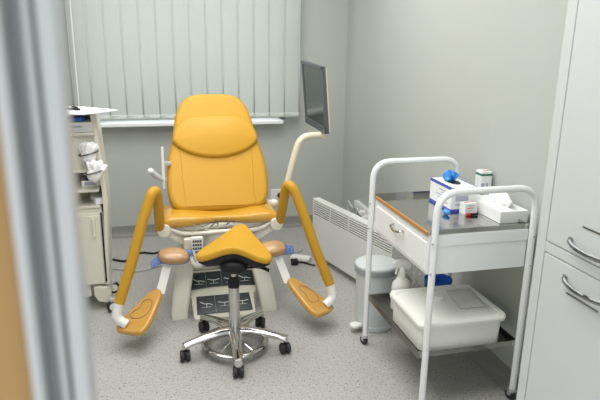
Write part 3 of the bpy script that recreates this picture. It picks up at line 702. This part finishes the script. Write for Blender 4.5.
tag(o, 'flat clear film packet lying on the lid of the storage tub', 'packet')
# spray bottle
t = thing('spray_bottle', 'white plastic trigger spray bottle behind the storage tub', 'spray bottle', (1.125, 2.47, SZ))
sx_, sy_ = 1.125, 2.47
b = MB(); b.lathe([(0, 0), (.040, 0), (.044, .006), (.044, .105), (.040, .125), (.024, .145), (.016, .155), (0, .155)], (sx_, sy_, SZ), whitep, 28, sy=.8); b.build('bottle', t, ang=0.9)
b = MB(); b.lathe([(0, .152), (.018, .152), (.018, .175), (.013, .178), (.011, .20), (0, .20)], (sx_, sy_, SZ), whitep, 24)
b.loft([[Vector((sx_+x+dx, sy_+dy, SZ+z+dz)) for dx, dy, dz in ((0, -w_, -h_), (0, w_, -h_), (0, w_, h_), (0, -w_, h_))] for x, z, w_, h_ in ((-.048, .213, .009, .007), (-.035, .218, .012, .012), (-.01, .218, .014, .018), (.02, .212, .013, .018), (.038, .205, .009, .012))], whitep)
b.tube([(sx_, sy_, SZ+.175), (sx_, sy_, SZ+.21)], .015, whitep, n=12)
b.build('spray_head', t, ang=0.8)
b = MB(); b.tube(catmull([(sx_-.018, sy_, SZ+.208), (sx_-.026, sy_, SZ+.19), (sx_-.03, sy_, SZ+.168)], 4), .005, whitep, n=8); b.build('trigger', t)
K = Matrix.Translation((1.148, 2.46, SZ)) @ Matrix.Scale(1.12, 4) @ Matrix.Translation((-1.125, -2.47, -SZ))
for o in t.children: o.data.transform(K)
b = MB(); R = []
b.lathe([(0, 0), (.045, 0), (.066, .06), (.072, .125), (.068, .127), (.058, .06), (.034, .006), (0, .006)], (1.37, 2.50, SZ), bluep, 32); tag(b.build('blue_bowl', ang=0.8), 'blue plastic bowl behind the white tub on the lower shelf', 'bowl')
b = MB(); R = []
for j in range(8):
    t_ = j/7; R.append([Vector((1.26+math.cos(a)*.030*(1-.25*t_+.1*math.sin(3*a+j)), 2.52+math.sin(a)*.03*(1+.1*math.sin(4*a)), SZ+t_*.20)) for a in [2*PI*k/20 for k in range(20)]])
b.loft(R, clear2); tag(b.build('clear_plastic_bag', ang=1.2), 'clear crumpled plastic bag standing between spray bottle and blue bowl', 'bag')

# ------------------------------------------------------------ pedal bin
PX, PY = 1.158, 2.82
t = thing('pedal_bin', 'round pale grey pedal bin with domed lid behind the trolley', 'bin', (PX, PY, 0))
b = MB(); b.lathe([(0, 0), (.112, 0), (.116, .006), (.116, .025), (.113, .03), (.121, .31), (0, .31)], (PX, PY, 0), binM, 40); b.build('bucket', t, ang=0.5)
b = MB(); b.lathe([(.118, .305), (.129, .307), (.129, .335), (.126, .338), (.118, .338)], (PX, PY, 0), binrim, 40); b.build('rim', t, ang=0.5)
b = MB(); b.lathe([(.0, .334), (.128, .336), (.129, .345), (.122, .352), (.09, .360), (.04, .364), (0, .365)], (PX, PY, 0), binM, 40); b.build('lid', t, ang=0.5)
for o in t.children: o.data.transform(Matrix.Translation((PX, PY, 0)) @ Matrix.Diagonal((.94, .94, 1.09, 1)) @ Matrix.Translation((-PX, -PY, 0)))
b = MB(); pa = math.radians(205); b.slab(rrect(.075, .06, .028), Matrix.Translation((PX+.145*math.cos(pa), PY+.145*math.sin(pa), .03)) @ Matrix.Rotation(pa, 4, 'Z') @ Matrix.Rotation(-.15, 4, 'Y'), .02, whitep, .008)
b.build('pedal', t)

# ------------------------------------------------------------ panel heater
HA = Vector((1.078, 3.915, 0)); HB = Vector((1.318, 2.99, 0)); hd = (HB-HA).normalized(); hn = Vector((hd.y, -hd.x, 0)); hn = hn if hn.x < 0 else -hn; hl = (HB-HA).length
t = thing('panel_heater', 'white slatted convector panel heater standing along the right wall', 'heater', (HA+HB)/2)
hrz = math.atan2(hd.y, hd.x)
H0, H1 = .05, .462
def hp(u, z, d_=0): return HA+hd*u+Vector((0, 0, z))-hn*d_
b = MB(); b.box(hp(hl/2, (H0+.35)/2, .035), (hl, .06, .35-H0), heatM, .006, hrz)
b.box(hp(hl/2, H1-.008, .035), (hl, .06, .016), heatM, .005, hrz); b.box(hp(.006, .405, .035), (.012, .06, .12), heatM, .004, hrz); b.box(hp(hl-.006, .405, .035), (.012, .06, .12), heatM, .004, hrz)
b.box(hp(hl/2, .40, .015), (hl-.012, .005, .10), darkst, 0, hrz)
b.build('casing', t)
b = MB()
for k in range(6): b.box(hp(hl/2, .362+.0155*k, .008), (hl-.016, .010, .0075), heatM, .002, hrz)
for k in range(1, 4): b.box(hp(hl*k/4, .40, .008), (.008, .010, .10), heatM, .001, hrz)
b.build('grille', t)
for u in (.15, hl-.15):
    b = MB(); b.box(hp(u, .014, .035), (.03, .17, .028), heatM, .006, hrz); b.box(hp(u, .04, .035), (.03, .03, .04), heatM, .003, hrz); b.build('foot', t)

# ------------------------------------------------------------ sockets and cables
t = thing('wall_socket', 'white wall socket with a black plug behind the chair', 'socket', (.98, YB, .27))
b = MB(); b.box((.985, YB-.006, .275), (.12, .012, .125), whitep, .004); b.build('plate', t)
b = MB(); b.lathe([(0, 0), (.021, 0), (.021, .03), (.014, .04), (0, .04)], (0, 0, 0), black, 18, mx=Matrix.Translation((1.0, YB-.011, .285)) @ Matrix.Rotation(PI/2, 4, 'X')); b.tube(catmull([(1.0, YB-.045, .285), (1.0, YB-.06, .25), (1.0, YB-.03, .15), (.98, YB-.03, .10)], 5), .005, black, n=8); b.build('plug', t)
t = thing('socket_strip', 'white multi-socket strip with plugs on the wall above the heater', 'socket', (XR, 4.05, .28))
b = MB(); b.box((XR-.02, 4.09, .285), (.036, .38, .085), whitep, .006); b.build('strip', t)
for k, (y_, dz) in enumerate(((4.17, 0), (4.04, .005), (3.95, -.01))):
    b = MB(); b.blob((XR-.055, y_, .285+dz), (.025, .024, .022), whitep if k != 0 else greyp, .7)
    b.tube(catmull([(XR-.075, y_, .285+dz), (XR-.10, y_+.03, .32+dz), (XR-.09, y_+.11, .325), (XR-.07, y_+.17, .26), (XR-.06, y_+.16, .15)], 6), .0045, whitep if k != 1 else greyp, n=8); b.build('plug', t)
def cable(pts, r, M, label, nm='cable'):
    b = MB(); b.tube(catmull(pts, 8), r, M, n=8); tag(b.build(nm, ang=1.0), label, 'cable')
cable([(-.60, 4.20, .008), (-.40, 4.18, .008), (-.33, 4.14, .008), (-.27, 4.11, .008), (-.22, 4.19, .008), (-.15, 4.26, .008), (-.07, 4.23, .008), (.02, 4.27, .008), (.15, 4.3, .008)], .0075, black, 'black cable snaking over the floor between the cart and the chair')
cable([(-.60, 4.02, .006), (-.42, 4.0, .006), (-.30, 3.96, .006), (-.20, 3.90, .006), (-.10, 3.92, .006), (.02, 3.99, .006), (.15, 4.0, .006)], .0055, greyp, 'thin grey cable on the floor left of the chair, nearer than the black one')
cable([(.62, 4.15, .006), (.75, 4.06, .006), (.86, 4.02, .006), (.98, 4.03, .006), (1.05, 4.08, .006)], .006, greyp, 'thin grey cable on the floor between chair and heater')
t = thing('foot_switch', 'low white foot switch with a black plug on the floor beside the heater', 'foot switch', (.98, 3.88, 0))
b = MB(); b.box((.99, 3.885, .017), (.15, .075, .032), whitep, .012, -.55); b.build('body', t)
b = MB(); b.tube([(.90, 3.80, .025), (.945, 3.80, .025)], .023, black, n=12); b.tube(catmull([(.945, 3.80, .02), (1.0, 3.80, .008), (1.06, 3.74, .008)], 5), .006, black, n=8); b.build('plug', t)

# ------------------------------------------------------------ medical cart (left)
ct = thing('medical_cart', 'cream wheeled medical cart with open shelves beside the doorway', 'cart', (-.55, 3.6, 0))
FX0, FX1 = -.80, -.325; FY = 3.36
b = MB(); b.span((FX0, FY, .155), (FX1+.0, 3.64, .60), ivory, .008); b.span((FX0, FY+.01, .595), (FX1-.005, 3.64, .625), ivory, .004); b.build('lower_body', ct)
b = MB(); b.span((FX0+.04, FY-.012, .165), (FX1-.018, FY+.002, .585), ivory, .004); dr = b.build('door', ct)
b = MB(); b.span((FX1-.060, FY-.034, .465), (FX1-.044, FY-.012, .575), ivory, .004); b.build('handle', dr)
b = MB(); b.span((FX1-.014, FY-.003, .175), (FX1-.004, FY+.01, .60), black, .001); b.build('seam', ct)
# curved right flank
b = MB(); R = []
for z_, xo, yo in ((.155, .000, 0), (.40, .012, 0), (.60, .022, 0), (.72, .022, .0), (.82, .014, .005), (.92, .006, .01), (1.02, .0, .015), (1.09, -.004, .02), (1.17, -.014, .03)):
    R.append([Vector((FX1+xo-.0, FY+yo+.0, z_)), Vector((FX1+xo+.008, FY+yo+.012, z_)), Vector((FX1+xo+.008, FY+.26, z_)), Vector((FX1+xo-.016, FY+.27, z_)), Vector((FX1+xo-.016, FY+yo, z_))])
b.loft(R, ivory); b.build('side_panel', ct, ang=0.5)
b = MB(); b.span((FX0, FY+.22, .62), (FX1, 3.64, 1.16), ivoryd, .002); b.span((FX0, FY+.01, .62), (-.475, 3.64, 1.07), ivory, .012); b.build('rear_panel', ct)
for z_, nm in ((.635, 'shelf'), (.735, 'shelf'), (.845, 'shelf'), (1.055, 'shelf')):
    b = MB(); b.span((-.476 if z_ < 1 else FX0, FY+(.0 if z_ != .735 else -.02), z_-.008), (FX1-.01, 3.60, z_+.008), ivory, .003); b.build(nm, ct)
b = MB(); b.span((-.478, FY+.03, .85), (FX1-.006, FY+.05, 1.05), ivory, .004); b.build('front_panel', ct)
b = MB(); b.span((FX0, FY+.10, 1.155), (FX1-.01, 3.64, 1.17), ivory, .003); b.build('top_plate', ct)
b = MB(); R = []
for x_, z_, h_, y0_, y1_ in ((-.405, .10, .022, 3.34, 3.44), (-.385, .085, .045, 3.335, 3.43), (-.335, .075, .045, 3.335, 3.43), (-.315, .06, .02, 3.335, 3.42)):
    R.append([Vector((x_, y0_, z_-h_)), Vector((x_, y1_, z_-h_)), Vector((x_, y1_, z_+h_)), Vector((x_, y0_, z_+h_))])
for yo in (0, .20): b.loft([[p+Vector((0, yo, .02)) for p in r_] for r_ in R], ivory)
b.span((FX0, FY+.02, .07), (-.425, 3.60, .16), ivory, .01); b.build('wheel_base', ct)
for x_, y_ in ((-.303, 3.300), (-.315, 3.58), (-.78, 3.32), (-.78, 3.58)):
    wm = Matrix.Translation((x_, y_, .0375)) @ Matrix.Rotation(.25, 4, 'Z') @ Matrix.Rotation(PI/2, 4, 'X')
    b = MB(); b.lathe([(.006, -.016), (.020, -.014), (.022, -.010), (.030, -.013), (.0365, -.009), (.0375, 0), (.0365, .009), (.030, .013), (.022, .010), (.020, .014), (.006, .016)], (0, 0, 0), rubber, 28, mx=wm)
    b.lathe([(0, -.018), (.022, -.016), (.022, .016), (0, .018)], (0, 0, 0), whitep, 24, mx=wm); b.box((x_-.0, y_, .078), (.03, .03, .02), greyp, .004)
    b.build('caster', ct)
# holders and glove bundles
for (x_, y_, z_, nm, lab, rz) in ((-.372, 3.335, .965, 0, 'crumpled white gloves stuffed in the upper ring holder of the cart', .2), (-.345, 3.295, .868, 1, 'white paper glove packs sticking out of the lower ring holder of the cart', -.3)):
    b = MB(); b.tube([(x_+.052*math.cos(a), y_+.045*math.sin(a), z_-.012+.012*math.cos(a)) for a in [2*PI*k/28 for k in range(28)]], .0045, darkst, n=8, closed=True)
    b.tube([(x_, y_+.045, z_-.012), (x_, FY+.04, z_-.012)], .005, darkst, n=8); b.build('ring_holder', ct)
    b = MB(); random.seed(5+nm)
    for q in range(7 if nm == 0 else 9):
        a = rz+random.uniform(-.8, .8); tilt = random.uniform(-.5, .5)+(.35 if nm else 0)
        mx = Matrix.Rotation(tilt, 4, 'Y') @ Matrix.Rotation(a*.5, 4, 'Z') @ Matrix.Rotation(random.uniform(-.25, .1), 4, 'X'); rows = []
        for j in range(6):
            rows.append([Vector((x_, y_-.028+.008*q*.9, z_-.035))+mx @ Vector((-.026+.052*k/6*1.0, .006*math.sin(k*1.5+q+j), -.02+.10*j/5+.008*math.sin(k+q))) for k in range(7)])
        b.loft(rows, paper, cap=False, closed=False)
    b.blob((x_, y_, z_-.03), (.040, .034, .035), paper, .8)
    o = b.build('glove_bundle', ang=1.0); sm = o.modifiers.new('thick', 'SOLIDIFY'); sm.thickness = .003
    tag(o, lab, 'gloves')
# things on the cart
b = MB(); b.box((-.385, 3.47, .7605), (.11, .12, .035), card, .002, .15); b.box((-.385, 3.407, .762), (.06, .001, .018), boxtext, 0, .15); b.box((-.38, 3.46, .779), (.07, .06, .002), boxblue, 0, .4)
tag(b.build('dressing_pack', smooth=False), 'flat white packet with blue print on the upper small shelf of the cart', 'packet')
b = MB(); b.box((-.35, 3.45, .663), (.07, .14, .038), card, .002, .35); b.box((-.345, 3.40, .683), (.04, .03, .002), boxtext, 0, .35)
tag(b.build('white_carton', smooth=False), 'small white carton on the lowest open shelf of the cart', 'box')
b = MB(); b.span((-.56, 3.38, 1.064), (-.345, 3.56, 1.118), card, .003); b.span((-.56, 3.379, 1.09), (-.40, 3.38, 1.10), boxtext, 0)
tag(b.build('supply_box', smooth=False), 'white supply box under the clipboard on the cart top shelf', 'box')
b = MB(); b.slab(rrect(.15, .12, .03), Matrix.Translation((-.46, 3.46, 1.1185)), .022, bluep, .006); tag(b.build('blue_pouch'), 'bright blue pouch on the supply box beneath the clipboard', 'pouch')
t = thing('clipboard', 'white clipboard with papers lying on top of the cart', 'clipboard', (-.37, 3.38, 1.171))
cm = plane_mx((-.405, 3.405, 1.178), (1, -.06, 0.01), (0, 1, 0.0)); po_ = [(-.24, -.13), (.05, -.19), (.205, -.02), (-.01, .17), (-.24, .19)]
b = MB(); b.slab(po_, cm, .005, card, .001); b.build('board', t, smooth=False)
b = MB(); b.slab([(x*.9, y*.9) for x, y in po_], Matrix.Translation((0, 0, .005)) @ cm, .003, paper, .0005); b.build('paper', t, smooth=False)
t = thing('ballpoint_pen', 'black pen resting on the papers of the clipboard', 'pen', (-.45, 3.4, 1.19))
b = MB(); b.tube([(-.50, 3.42, 1.193), (-.40, 3.35, 1.193)], .006, black, n=8); b.build('barrel', t)
b = MB(); b.tube([(-.445, 3.39, 1.203), (-.41, 3.365, 1.201)], .004, black, n=6); b.build('clip', t)
